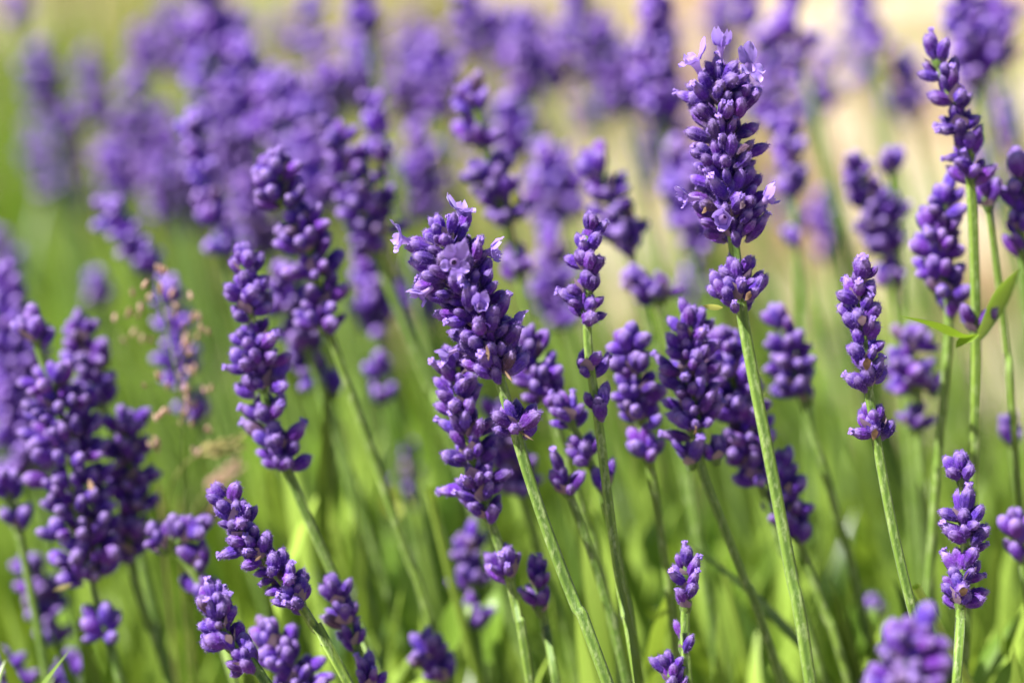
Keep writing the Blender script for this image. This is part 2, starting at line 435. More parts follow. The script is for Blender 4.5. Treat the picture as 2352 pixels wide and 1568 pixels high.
def lavender(label, z, whorls, stem, size=1.0, group=None, fat=1.0, quality=None, open_flowers=(), bracts=(), leaves=(), zk=None, rad=1.0, n=None, topbud=True, lean=None):
    g = random.Random(hash_(label))
    if zk is None: zk = .03 if .392 < z < .4105 else .14
    if quality is None: quality = SHARP if z < .4275 and z > .38 else SOFT if z < .50 else FAR
    y0 = whorls[0][1]
    dz = lambda y: z + (y - y0)/FPX*z*zk
    if quality == SOFT: whorls = [(x, y, hw*1.20, *r_) for (x, y, hw, *r_) in whorls]
    Wp = [(at(x, y, dz(y)), hw*z/FPX, (rest[0] if rest else None)) for (x, y, hw, *rest) in whorls]
    Sp = [at(x, y, dz(y)) for x, y in stem]
    top = Wp[0][0] + (Wp[0][0] - (Wp[1][0] if len(Wp) > 1 else Sp[0])).normalized()*.0006
    ctrl = [top] + [w_[0] for w_ in Wp] + Sp
    ctrl.sort(key=lambda p: -p.z)
    for _ in range(2):
        ctrl = [ctrl[0]] + [(ctrl[i-1] + ctrl[i]*2 + ctrl[i+1])/4 for i in range(1, len(ctrl)-1)] + [ctrl[-1]]
    a, b = ctrl[-2], ctrl[-1]
    sl = (b - a)/max(1e-4, a.z - b.z)
    sl = Vector((max(-.9, min(.9, sl.x)), max(-.3, min(.35, sl.y)), 0))
    h = b.z
    mid1 = b + Vector((sl.x*h*.28, sl.y*h*.3, -h*.33)); mid2 = b + Vector((sl.x*h*.46, sl.y*h*.5, -h*.68))
    root = b + Vector((sl.x*h*.55, sl.y*h*.6, -h)); root.z = 0.012
    ctrl += [mid1, mid2, root]
    pts = catmull(ctrl, .0035 if quality < FAR else .008)
    e = bpy.data.objects.new('lavender', None); C.objects.link(e); e.location = root; e.empty_display_size = .01
    tag(e, label, 'lavender', group or GROUP)
    mb = MB()
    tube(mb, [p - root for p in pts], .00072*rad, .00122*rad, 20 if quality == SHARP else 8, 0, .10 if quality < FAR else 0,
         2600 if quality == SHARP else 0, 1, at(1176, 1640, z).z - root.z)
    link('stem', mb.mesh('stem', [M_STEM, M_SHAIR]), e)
    # flower head
    far = MB()
    for i, (P, hw, nn) in enumerate(Wp):
        nxt = Wp[i+1][0] if i + 1 < len(Wp) else Sp[0]
        prv = Wp[i-1][0] if i else top
        ax = (prv - nxt).normalized()
        k = min(range(len(pts)), key=lambda q: (pts[q] - P).length)
        if k + 1 < len(pts): ax = (ax + (pts[max(0, k-1)] - pts[k+1]).normalized()*2).normalized()
        node = P - ax*.0015*size
        nb = nn or n or max(5, min(18, int(2*math.pi*max(.0014, hw*.66)/((.0022 if quality != SHARP else .0020)*size))))
        buds = whorl_buds(ax, hw, nb, size, g, quality != SHARP)
        if i == 0 and topbud:
            for q in range(3): buds.append((ax*.0012, (ax + Vector((g.gauss(0, .22), g.gauss(0, .22), g.gauss(0, .22)))).normalized(), .0040*size))
        if quality < FAR:
            wo_ = link('whorl', bract_pair(hw, ax, g.random()), e, node - root)
            for (bp_, d, ln) in buds:
                me = (BUD_HI if quality == SHARP else BUD_MID)[g.choice((0, 0, 0, 1, 1, 1, 3, 3, 3, 4, 4, 4, 2, 5) if quality == SHARP else (0, 1, 3, 4))]
                sx = ln*g.uniform(.74, .98)*(1.20 if quality == SOFT else 1.06)*fat
                link('bud', me, wo_, bp_, rotq(d, g.uniform(0, 6.28)), (sx, sx, ln))
        else:
            for (bp_, d, ln) in buds:
                q = np.array(rotq(d, g.uniform(0, 6)).to_matrix())
                far.add((LOWV*np.array([ln*1.05, ln*1.05, ln])) @ q.T + np.array(node - root + bp_), LOWF, 0, g.random(), LOWA)
    if quality == FAR:
        fh = link('flower_head', far.mesh('flower_head', [M_BUD]), e); fh['kind'] = 'stuff'
    # open corollas: (x, y, towards the camera .. away, screen direction, mesh, size)
    for (x, y, dep, dx, dy, dt, k, s_) in open_flowers:
        P = at(x, y, z + dep)
        d = (RIGHT*dx - UP*dy - FWD*dt).normalized()
        s_ *= .88; link('open_flower', CORO[k], e, P - d*.0032*s_ - root, d.to_track_quat('Z', 'Y'), (s_*g.uniform(.8, 1.05), s_, s_))
    for (x, y, dep, dx, dy, dt, ln, wd, mt) in bracts:
        P = at(x, y, z + dep); d = (RIGHT*dx - UP*dy - FWD*dt)
        mb = MB(); blade(mb, (0, 0, 0), d, -FWD + UP*.3, ln*.85, wd*(1 if mt is M_YBRACT else .5), .5, 5, 0, g.random(), .3, 0, .1)
        link('bract', mb.mesh('bract', [mt]), e, P - root)
    for (pts_px, wd, dep) in leaves:
        LP = catmull([at(x, y, z + dd) for x, y, dd in pts_px], .0015)
        mb = MB(); vv = []; al = []; nl = len(LP)
        for i, p in enumerate(LP):
            t = i/(nl - 1); tan = (LP[min(nl-1, i+1)] - LP[max(0, i-1)]).normalized()
            side = tan.cross(dep).normalized(); nn_ = side.cross(tan)
            w_ = wd*.5*(math.sin(math.pi*min(1, .12 + .84*t)))**.8*(1 - t**6)
            vv += [tuple(p - root - side*w_ + nn_*w_*.35), tuple(p - root), tuple(p - root + side*w_ + nn_*w_*.35)]; al += [t]*3
        mb.add(vv, grid_faces(nl, 3, False), 0, g.uniform(.1, .45), al)
        link('leaf', mb.mesh('leaf', [M_LEAF]), e)
    return e
def hash_(s):
    h = 7
    for ch in s: h = (h*131 + ord(ch)) & 0xffffffff
    return h
def auto(label, z, tip, base, hw, stem, seed=0, **kw):
    ln = math.hypot(base[0] - tip[0], base[1] - tip[1])
    k = max(2, round(ln/(hw*.58)))
    g = random.Random(hash_(label) + 1 + seed)
    wh = []
    for i in range(k):
        t = i/(k - 1)
        f = (.62 + .5*min(1, t*3.2))*(1 - .15*max(0, t - .7)/.3)
        wh.append((tip[0] + (base[0] - tip[0])*t + g.uniform(-.06, .06)*hw, tip[1] + (base[1] - tip[1])*t + g.uniform(-.12, .12)*hw, hw*f*g.uniform(.85, 1.1)))
    return lavender(label, z, wh, stem, **kw)

# ---- the stalks in or close to the plane of focus
lavender('fat leaning lavender head in sharp focus with open lilac flowers and one detached lower whorl', .400,
    [(1016, 545, 86), (1032, 580, 98), (1048, 618, 98), (1064, 656, 94), (1080, 694, 90), (1098, 732, 88), (1112, 768, 86), (1126, 802, 82), (1138, 836, 72), (1180, 962, 66)],
    [(1150, 890), (1192, 1030), (1250, 1225), (1325, 1395), (1396, 1568)], rad=1.15,
    open_flowers=[(1044, 604, -.0068, .08, .10, 1, 0, .80), (928, 552, -.0010, -1, -.15, .35, 1, .82), (1058, 492, .001, .25, -1, .25, 1, .85), (1122, 580, 0, .95, -.1, .25, 2, .8),
                  (972, 675, -.003, -.75, .55, .5, 2, .7), (1102, 705, -.0055, .1, -.35, .9, 3, .62), (1178, 738, .001, .95, -.15, .2, 3, .6), (1030, 812, -.004, -.7, .3, .5, 3, .55)],
    bracts=[(1118, 792, -.0050, .1, .9, .2, .0034, .0012, M_DRY), (1160, 852, -.004, .5, .8, .2, .0026, .0008, M_DRY), (1186, 985, -.002, .8, .6, .0, .0040, .0007, M_DRY)])
lavender('tall upright lavender spike crowned by three open lilac flowers on a thick downy stem', .408,
    [(1656, 184, 80), (1658, 218, 90), (1660, 256, 92), (1660, 300, 84), (1662, 338, 88), (1664, 374, 86), (1667, 412, 86), (1670, 448, 92), (1674, 484, 94), (1686, 526, 82), (1697, 636, 54, 7), (1696, 666, 78, 15)],
    [(1684, 575), (1704, 745), (1736, 900), (1774, 1070), (1815, 1300), (1862, 1568)], rad=1.22,
    open_flowers=[(1598, 148, -.001, -.45, -.8, .35, 1, .92), (1656, 112, -.001, .0, -1, .35, 3, .85), (1718, 160, -.003, .45, -.55, .75, 0, .9), (1580, 456, -.002, -.9, 0, .45, 2, .7),
                  (1756, 462, -.001, .8, -.6, .2, 3, .75), (1662, 502, -.0062, -.2, .2, .95, 3, .8)],
    bracts=[(1660, 706, -.001, -1, .0, .1, .0042, .0011, M_YBRACT), (1612, 490, -.004, .3, -.3, .5, .0028, .0015, M_DRY), (1712, 690, -.003, .3, -.5, .4, .003, .002, M_DRY), (1700, 480, -.006, .2, -.4, .5, .003, .002, M_BRACT)])
lavender('slim pale violet lavender spike in sharp focus, its woolly lowest whorl set apart', .400,
    [(1979, 640, 36, 5), (1978, 672, 46, 8), (1979, 712, 47, 8), (1983, 752, 42, 6), (1986, 812, 50, 8), (1989, 868, 48, 7), (2007, 972, 52, 8)],
    [(1996, 915), (2018, 1035), (2040, 1180), (2070, 1310), (2105, 1440), (2150, 1600)], size=0.86, fat=1.28,
    bracts=[(1981, 748, -.003, -.1, -.6, .4, .003, .003, M_BRACT), (1990, 850, -.003, 0, -.8, .4, .0032, .0028, M_DRY), (2006, 1010, -.003, .1, -.8, .4, .003, .0022, M_DRY)])
lavender('short plump lavender tip low on the left with pale stem showing above its second whorl', .396,
    [(492, 1385, 44, 8), (502, 1424, 54, 9), (518, 1466, 48, 7), (566, 1518, 56, 8)],
    [(545, 1490), (600, 1552), (650, 1620)], size=0.92, fat=1.22, bracts=[(532, 1478, -.003, -.3, -.7, .4, .003, .0025, M_BRACT)])
lavender('tightly budded lavender spike leaning left above the short plump tip, narrowing to a bare stem', .408,
    [(518, 1150, 40), (540, 1186, 56), (562, 1226, 56), (592, 1266, 54), (626, 1303, 54), (655, 1338, 56), (678, 1370, 50)],
    [(695, 1395), (740, 1462), (800, 1568)], size=0.88, fat=1.20, bracts=[(600, 1275, -.004, -.6, .6, .4, .002, .001, M_DRY)])
lavender('three tiered lavender spike near the right edge with a round top tuft', .402,
    [(2209, 1085, 36, 7), (2214, 1178, 50, 8), (2224, 1225, 52, 8), (2212, 1312, 50, 8), (2208, 1366, 54, 8)],
    [(2216, 1130), (2217, 1258), (2207, 1400), (2197, 1568)], size=0.90, fat=1.20, bracts=[(2211, 1368, -.004, 0, -.7, .5, .003, .003, M_DRY)])
lavender('small neat lavender spike with two loose whorls, between leaning head and tall spike', .410,
    [(1355, 532, 22, 4), (1352, 560, 34, 6), (1350, 602, 45, 8), (1348, 655, 48, 7), (1345, 708, 50, 8), (1351, 832, 42, 6), (1372, 922, 40, 6)],
    [(1350, 770), (1360, 880), (1386, 1050), (1402, 1240), (1438, 1430), (1466, 1568)], size=0.86, fat=1.25)
lavender('lavender spike broken into five bright clusters, left of the leaning head', .424,
    [(562, 605, 40, 6), (566, 665, 52, 8), (572, 700, 50, 8), (584, 772, 62, 9), (592, 826, 74, 10), (598, 872, 74, 10), (612, 945, 58, 9), (640, 1012, 66, 9), (642, 1042, 58, 8)],
    [(656, 1075), (700, 1170), (760, 1310), (812, 1430), (880, 1568)], size=.92, fat=1.25)
lavender('knotty lavender spike with dark navy side, upper left of centre', .440,
    [(632, 390, 50), (640, 440, 58), (690, 510, 55), (705, 555, 66), (720, 610, 62), (745, 690, 60), (735, 735, 58)],
    [(768, 790), (830, 960), (885, 1130), (940, 1290), (1000, 1460)])
lavender('big shaggy lavender head at the left with a single tuft poking above it', .441,
    [(76, 762, 50, 8), (115, 868, 62), (130, 922, 78), (150, 980, 86), (156, 1040, 86), (166, 1098, 82), (176, 1150, 80), (184, 1204, 80), (194, 1258, 80), (206, 1306, 66), (236, 1430, 50, 8)],
    [(92, 820), (218, 1370), (246, 1475), (278, 1568)], bracts=[(205, 1100, -.007, .2, .5, .4, .004, .002, M_DRY), (165, 1340, -.004, -.8, .35, .3, .0045, .002, M_EAR)])
lavender('lavender head tucked against the right side of the big shaggy head', .453,
    [(288, 975, 52), (292, 1035, 58), (302, 1092, 58), (312, 1150, 56), (300, 1206, 58), (290, 1260, 48)],
    [(296, 1315), (340, 1430), (392, 1568)])
lavender('lavender head showing below and behind the leaning head, a loose flared whorl further down', .414,
    [(1048, 850, 52), (1050, 885, 60), (1056, 925, 60), (1074, 985, 68), (1080, 1030, 66), (1092, 1086, 72), (1104, 1128, 66), (1114, 1166, 48), (1164, 1305, 62, 8)],
    [(1126, 1195), (1150, 1260), (1190, 1370), (1218, 1568)])
lavender('faded lilac lavender spike half hidden by the stem of the leaning head', .462, [(1150, 965, 40), (1165, 1015, 48), (1180, 1065, 52), (1190, 1110, 48)], [(1205, 1160), (1260, 1330), (1330, 1568)])
lavender('dusky lavender cluster peeping out right of the lower part of the leaning head', .432, [(1215, 800, 44), (1232, 850, 60), (1245, 892, 58)], [(1262, 930), (1302, 1040), (1340, 1170), (1400, 1400)])
lavender('dark lavender stalk with spread fingers of buds below the small neat spike', .424, [(1302, 945, 52, 6), (1340, 1040, 48, 6), (1384, 1100, 40, 5)], [(1322, 1000), (1398, 1170), (1430, 1320), (1470, 1568)], size=.95)
lavender('low dark fan of lavender buds on a slender stalk left of the straight dark stem', .422, [(1298, 1110, 48, 6)], [(1312, 1150), (1350, 1240), (1392, 1340), (1440, 1568)])
lavender('loose purple lavender spike with a dark forked whorl beneath, left of the twin heads', .430,
    [(1448, 788, 38), (1456, 838, 52), (1460, 890, 55), (1466, 942, 54), (1486, 1032, 48, 6)], [(1490, 1080), (1518, 1180), (1532, 1300), (1560, 1568)])
lavender('rounded lavender head, the front one of the twin heads left of the tall stem', .420,
    [(1584, 752, 54), (1586, 800, 70), (1582, 845, 76), (1590, 888, 74), (1592, 930, 72), (1594, 968, 64), (1582, 1044, 34, 5), (1640, 1032, 34, 5)],
    [(1606, 1066), (1640, 1150), (1700, 1300), (1780, 1520)], bracts=[(1600, 992, -.004, -.2, -.2, .5, .003, .003, M_DRY)])
lavender('rear one of the twin heads, darker, crossed by the tall stem', .436, [(1660, 795, 54), (1676, 845, 66), (1688, 895, 68), (1698, 945, 68), (1708, 995, 66), (1718, 1040, 60), (1738, 1082, 48)], [(1752, 1120), (1790, 1240), (1850, 1420)])
lavender('shaded almost navy lavender spike low behind the tall stem', .440, [(1796, 1080, 34), (1802, 1125, 48), (1808, 1170, 52), (1826, 1218, 34)], [(1850, 1275), (1900, 1420), (1950, 1568)])
lavender('soft cone shaped lavender spike between the tall stem and the slim pale spike', .450, [(1800, 742, 34), (1808, 785, 50), (1815, 830, 52), (1820, 878, 46), (1848, 898, 30, 5)], [(1842, 930), (1890, 1060), (1922, 1170), (1980, 1400)])
lavender('blurry lavender spike just right of the slim pale spike, dark buds on its right', .462, [(2100, 788, 44), (2088, 835, 46), (2082, 874, 50), (2140, 880, 34, 5), (2096, 962, 40, 5)], [(2106, 920), (2120, 1050), (2130, 1250), (2150, 1500)])
lavender('soft lavender spike left of the leafy stem, buds in one dense column', .434, [(2168, 470, 46), (2158, 518, 54), (2158, 568, 54), (2160, 616, 54), (2172, 656, 46), (2180, 702, 24, 4)], [(2182, 740), (2178, 880), (2150, 1000), (2140, 1250)])
lavender('lavender spike high on the right, its long stem carrying paired green leaves', .420,
    [(2148, 128, 38), (2162, 162, 42), (2186, 212, 54), (2202, 280, 58), (2222, 335, 50), (2228, 396, 54), (2240, 740, 42, 5)],
    [(2233, 445), (2242, 600), (2244, 800), (2242, 930), (2238, 1080), (2225, 1300)], rad=1.1,
    leaves=[([(2240, 772, 0), (2200, 775, -.004), (2150, 752, -.008), (2062, 724, -.012)], .0026, UP + FWD*.3), ([(2244, 770, 0), (2275, 700, .004), (2310, 655, .006), (2345, 612, .008)], .0058, FWD*-.4 + RIGHT*.9),
            ([(2240, 770, 0), (2215, 790, -.005), (2195, 800, -.007)], .003, UP)])
lavender('few dark buds on a stem peeping behind the leafy stem', .432, [(2266, 452, 26, 5)], [(2270, 495), (2292, 620), (2312, 780), (2330, 1000)], rad=.8)
lavender('dark lavender spike cut by the right edge beside the leafy stem', .432, [(2340, 385, 40), (2342, 440, 40), (2344, 505, 42), (2346, 560, 36)], [(2352, 620), (2372, 900), (2400, 1200)])
lavender('lavender tuft cut by the right edge beside the three tiered spike', .430, [(2332, 1215, 28, 6), (2345, 1260, 32)], [(2356, 1310), (2380, 1500)])
lavender('small stubby lavender bud spike at bottom, right of the crossing stems', .408, [(1577, 1300, 28, 5), (1579, 1335, 33, 6), (1576, 1375, 33, 6), (1572, 1468, 20, 3)], [(1572, 1415), (1574, 1510), (1580, 1568)], size=.85)
lavender('tiny lavender tip just entering at the bottom edge under the stubby spike', .408, [(1540, 1540, 28, 6), (1543, 1572, 34, 7)], [(1550, 1620), (1560, 1680)], size=.85)
lavender('large out of focus lavender head in the foreground at the bottom right', .352, [(2098, 1472, 66), (2084, 1512, 80), (2086, 1556, 84), (2092, 1606, 82)], [(2100, 1660), (2120, 1760)], quality=SOFT)
lavender('dark lavender tuft between the two lower left stems', .422, [(775, 1366, 42), (790, 1412, 50), (806, 1458, 42)], [(824, 1505), (852, 1600)])
lavender('lavender head cut by the bottom edge behind the short plump tip', .428, [(622, 1466, 40), (645, 1508, 62), (678, 1552, 64), (702, 1600, 60)], [(720, 1650), (760, 1760)])
lavender('pair of lavender buds at the bottom edge beside a leaning stem', .418, [(846, 1556, 38, 5)], [(855, 1600), (870, 1680)])
lavender('blurred blue violet tuft at the bottom edge below the big bright leaves', .446, [(985, 1495, 40), (1012, 1545, 42)], [(1030, 1590), (1060, 1680)])
lavender('soft purple spike behind the flared whorl, a loose ring of buds beneath it', .470, [(1078, 1268, 38), (1086, 1318, 46), (1086, 1408, 38, 6)], [(1086, 1365), (1092, 1450), (1110, 1568)])
lavender('small navy lavender tuft in shade under the flared whorl', .424, [(1238, 1328, 32, 7), (1240, 1384, 30, 6)], [(1248, 1430), (1278, 1568)], size=.9)

# ---- softer stalks in the middle distance
lavender('little spray of lavender buds above the twin heads', .465, [(1470, 645, 30, 5), (1512, 668, 44, 7)], [(1522, 715), (1540, 800), (1570, 1000)])
lavender('soft lavender spike above the small neat spike, between the two sharp heads', .470, [(1368, 388, 38), (1386, 430, 50), (1408, 480, 54), (1428, 528, 50), (1444, 560, 34)], [(1455, 600), (1490, 740), (1540, 950)])
lavender('zigzag lavender spike behind the leaning head with a lone round tuft at its top', .470,
    [(1088, 222, 44, 8), (1094, 312, 50, 8), (1128, 392, 58, 9), (1140, 440, 60, 9), (1168, 486, 56, 8), (1186, 605, 44, 6)], [(1106, 262), (1116, 350), (1178, 545), (1200, 680), (1216, 740), (1260, 900)], bracts=[(1176, 470, -.004, .3, -.6, .3, .004, .002, M_YBRACT)])
lavender('broad purple lavender spike right of the knotty spike on a pale thick stem', .476, [(772, 318, 46), (800, 366, 58), (826, 418, 64), (846, 466, 64), (858, 512, 56), (846, 562, 42)], [(872, 605), (930, 740), (985, 870), (1050, 1050)], rad=1.3)
lavender('violet tip rising just behind the broad purple spike', .500, [(858, 250, 36), (866, 300, 44), (876, 350, 44)], [(884, 400), (910, 520), (960, 700)])
lavender('pale violet lavender spike left of the knotty spike, soft focus', .50, [(446, 292, 34), (456, 340, 46), (466, 390, 48), (478, 445, 46), (492, 500, 40), (520, 560, 44)], [(510, 610), (560, 760), (620, 950)])
lavender('soft lavender head behind the knotty spike, low left of it', .475, [(650, 640, 44), (665, 690, 52), (690, 740, 52), (700, 780, 48)], [(715, 830), (760, 980), (840, 1200)])
lavender('blue violet blurred spike above the pink grass, leaning left', .520, [(262, 490, 40), (285, 530, 50), (312, 575, 52), (342, 620, 44)], [(360, 660), (410, 780), (480, 950)])
lavender('hazy lilac spike seen through the pink grass seeds', .500, [(385, 680, 42), (396, 738, 52), (404, 800, 54), (416, 860, 50), (450, 940, 42)], [(470, 990), (520, 1120), (580, 1300)])
lavender('rosy smudge of a lavender tip left of the pink grass', .590, [(225, 650, 40), (232, 680, 34)], [(245, 720), (300, 860), (360, 1000)])
lavender('soft lavender spike directly behind the big shaggy head on its upper right', .460, [(185, 765, 40), (198, 812, 52), (212, 862, 54), (226, 905, 40)], [(240, 950), (280, 1100), (330, 1300)])
auto('wide hazy purple spike at the left edge behind the tuft of the big shaggy head', .500, (15, 650), (70, 1060), 66, [(90, 1120), (130, 1300), (180, 1500)])
auto('second hazy spike at the left edge, lower and paler', .530, (0, 860), (40, 1040), 50, [(60, 1100), (110, 1300), (160, 1500)])
lavender('purple tufts cut by the left edge below the hazy spikes', .452, [(10, 1120, 40, 7), (38, 1188, 36, 6)], [(50, 1240), (80, 1400), (110, 1568)])
lavender('bluish blurred spike low at the left under the big shaggy head', .480, [(72, 1310, 34), (92, 1352, 48), (106, 1402, 52), (128, 1450, 42)], [(145, 1500), (180, 1600)])
lavender('dark lavender whorls behind the big shaggy head on its lower right', .438, [(366, 1242, 36, 5), (428, 1222, 40, 6), (446, 1286, 38, 6), (466, 1358, 32, 5)], [(455, 1330), (490, 1430), (540, 1568)])
lavender('faint violet tuft in the bottom left corner', .470, [(10, 1530, 40), (40, 1575, 40)], [(60, 1640), (90, 1740)])
lavender('faint violet tuft at the bottom edge left of the pale stem', .480, [(160, 1530, 32, 5), (150, 1570, 36)], [(160, 1640), (170, 1740)])
lavender('pale lilac blur of a spike low among green stems left of the leaning stem', .540, [(945, 1050, 28), (950, 1100, 30), (952, 1150, 26, 4)], [(960, 1200), (1000, 1380), (1040, 1568)])
lavender('soft lavender spike with a side tuft left of the right hand column spike', .485, [(1968, 395, 40), (1990, 445, 50), (2014, 500, 56), (2028, 560, 50), (2046, 630, 42)], [(2055, 690), (2070, 850), (2090, 1100)])
lavender('round tuft standing on its own stalk beside the soft spike with a side tuft', .490, [(2046, 378, 26, 6), (2052, 480, 44)], [(2048, 420), (2060, 560), (2080, 760)])
lavender('soft violet spike just right of the tall spike, a lone whorl lower on its stem', .505, [(1806, 300, 36), (1814, 346, 44), (1820, 395, 42), (1826, 432, 36), (1826, 545, 34, 5)], [(1826, 480), (1832, 620), (1850, 850)])
lavender('small dark whorl low at the right edge of the leafy stem', .460, [(2320, 990, 30, 5)], [(2330, 1030), (2345, 1150), (2370, 1400)])
lavender('little blurred violet tuft among stems below the slim pale spike', .500, [(2010, 1400, 20, 5)], [(2016, 1440), (2030, 1568)], size=.8)
lavender('tiny blurred lilac tip on the green below the stubby spike', .540, [(1400, 1460, 24, 5)], [(1410, 1500), (1430, 1600)], size=.8)
lavender('blurred dark tuft below the knotty spike, beside the pale thick stem', .500, [(872, 850, 30, 6), (876, 905, 30, 6)], [(882, 960), (910, 1100), (960, 1300)])
lavender('blurred lilac whorl under the knotty spike', .480, [(715, 850, 46, 7), (760, 890, 30, 5)], [(762, 940), (790, 1080), (840, 1300)])

# ---- hazy spikes far back in the bed
far = [
 ('hazy pale lavender spike far back near the left edge, second from the corner', .68, (92, 130), (105, 250), 44),
 ('hazy pinkish lavender spike under the pale spike near the left edge', .70, (150, 290), (125, 440), 40),
 ('hazy lavender spike right of the pale spike near the left edge, thin and grey', .74, (205, 150), (230, 260), 34),
 ('hazy lavender spike with a glowing pale flower, far back at the left', .66, (318, 200), (345, 330), 52),
 ('hazy lavender tip just above the spike with the glowing flower', .72, (335, 80), (340, 150), 36),
 ('hazy purple spike below the spike with the glowing flower', .64, (250, 360), (300, 430), 44),
 ('hazy greyish lavender spike between the glowing flower and the soft pale violet spike', .66, (355, 390), (380, 470), 38),
 ('hazy violet tip touching the top edge above the dense purple clump', .62, (442, -10), (455, 50), 40),
 ('hazy dense purple spike, the upper left of the dark diagonal clump', .60, (470, 70), (500, 240), 52),
 ('hazy dense purple spike, the middle of the dark diagonal clump', .58, (560, 130), (600, 290), 56),
 ('hazy dark spike ending the diagonal clump, above the knotty spike', .57, (620, 210), (680, 360), 56),
 ('hazy violet spike under the diagonal clump, left of the knotty spike', .60, (520, 250), (560, 380), 50),
 ('hazy purple spike between the diagonal clump and the broad purple spike', .56, (700, 330), (730, 470), 46),
 ('hazy violet spike at the top edge left of centre, standing alone', .58, (828, -20), (838, 40), 46),
 ('hazy lavender tip left above the zigzag spike', .66, (930, 130), (950, 260), 48),
 ('hazy lavender spike in the gap left of the zigzag spike', .60, (960, 330), (985, 470), 46),
 ('hazy lavender spike above the round tuft of the zigzag spike', .62, (1075, 10), (1090, 110), 46),
 ('hazy violet spike close left of the zigzag tuft', .60, (1000, 120), (1010, 240), 44),
 ('hazy dark spike right above the round tuft of the zigzag spike', .60, (1195, 60), (1205, 200), 34),
 ('hazy lilac spike right of the zigzag spike at mid height', .56, (1170, 260), (1190, 350), 40),
 ('hazy lilac spike right of the zigzag spike lower down', .55, (1250, 360), (1270, 520), 44),
 ('hazy rosy spike just left of the small neat spike', .54, (1265, 560), (1280, 720), 36),
 ('hazy violet spike at the top edge between the two sharp heads, left one of three', .62, (1320, 0), (1345, 150), 46),
 ('hazy dark mauve spike at the top between the two sharp heads, middle one of three', .64, (1400, 90), (1420, 230), 44),
 ('hazy blue violet spike with bright tip left of the tall spike, right one of three', .54, (1505, 10), (1510, 250), 46),
 ('hazy purple spike hugging the left side of the tall spike', .54, (1560, 350), (1600, 540), 46),
 ('hazy lavender tip at the top edge right of the tall spike crown', .58, (1715, -10), (1722, 40), 34),
 ('hazy lavender tuft at the top edge above the brushy mauve whorl', .56, (1815, -20), (1818, 20), 34),
 ('hazy brushy mauve whorl right of the tall spike crown', .56, (1800, 70), (1840, 120), 42),
 ('hazy mauve spike close right of the tall spike, upper half', .58, (1760, 110), (1770, 270), 46),
 ('hazy lilac spike between the tall spike and the cream gap', .66, (1895, 160), (1880, 250), 42),
 ('hazy whorl on a grey stalk before the cream gap', .62, (2005, 60), (2010, 110), 44),
 ('hazy tip at the top edge above the grey stalk', .64, (1975, -20), (1978, 15), 28),
 ('hazy blue violet spike behind the high right spike', .52, (2210, -20), (2235, 170), 46),
 ('hazy lavender spike in the upper right corner', .56, (2290, 10), (2300, 110), 38),
 ('hazy pale lilac wisp in the cream gap left of the high right spike', .70, (2090, 170), (2095, 270), 26),
 ('hazy pale lilac wisp right of the high right spike', .66, (2315, 240), (2320, 320), 24),
 ('hazy violet spike low behind the small neat spike, right of it', .56, (1590, 640), (1600, 700), 28),
 ('hazy dark violet patch behind the stem of the broad purple spike', .52, (845, 610), (870, 740), 46),
 ('hazy tuft at the top left corner', .74, (30, 0), (45, 30), 34),
 ('hazy violet smudge at the left edge above the wide hazy spike', .62, (-10, 560), (20, 640), 36),
 ('hazy lavender wisp behind the left shoulder of the leaning head', .58, (955, 640), (975, 740), 34),
 ('hazy lilac patch above the left clusters, under the diagonal clump', .58, (560, 440), (600, 560), 46),
 ('hazy mauve spike between the zigzag spike and the soft spike above the neat one', .58, (1300, 380), (1310, 470), 34),
 ('hazy purple wisp below the grey stalk, left of the column spike', .60, (1890, 470), (1900, 560), 26),
]
for (lab, z, t, b, hw) in far:
    dx = b[0] - t[0]; hw *= 1.3
    st = [(b[0] + 12 + dx*.15, b[1] + 60), (b[0] + 50 + dx*.3, b[1] + 250), (b[0] + 100 + dx*.5, b[1] + 480)]
    auto(lab, z, t, b, hw, st, size=1.22)

g = random.Random(77)
for k in range(52):
    x = g.uniform(640, 1640) if k < 20 else g.uniform(-20, 700) if k < 40 else g.uniform(1640, 2340)
    y = g.uniform(20, 330) if k < 20 else g.uniform(120, 420) if k < 40 else g.uniform(-40, 420)
    z = g.uniform(.62, .92); ln = g.uniform(70, 150)*.62/z; hw = g.uniform(44, 60)*.66/z
    auto('faint lavender spike dissolving into the purple haze at the back of the bed', z, (x, y), (x + g.uniform(5, 22), y + ln), hw,
         [(x + 30, y + ln + 60), (x + 60, y + ln + 220), (x + 110, y + ln + 420)], seed=k, size=1.22, group='faint lavender spikes in the haze at the back')

for k in range(14):
    t = g.random(); z = g.uniform(.57, .72); x = 430 + 300*t + g.gauss(0, 30); y = 40 + 240*t + g.gauss(0, 50); hw = g.uniform(48, 60)*.62/z; ln = g.uniform(80, 140)
    auto('dim lavender spike crowded into the dark diagonal clump at the upper left', z, (x, y), (x + g.uniform(8, 30), y + ln), hw,
         [(x + 40, y + ln + 60), (x + 80, y + ln + 220), (x + 130, y + ln + 420)], seed=100 + k, size=1.22, group='dim lavender spikes crowding the diagonal clump')

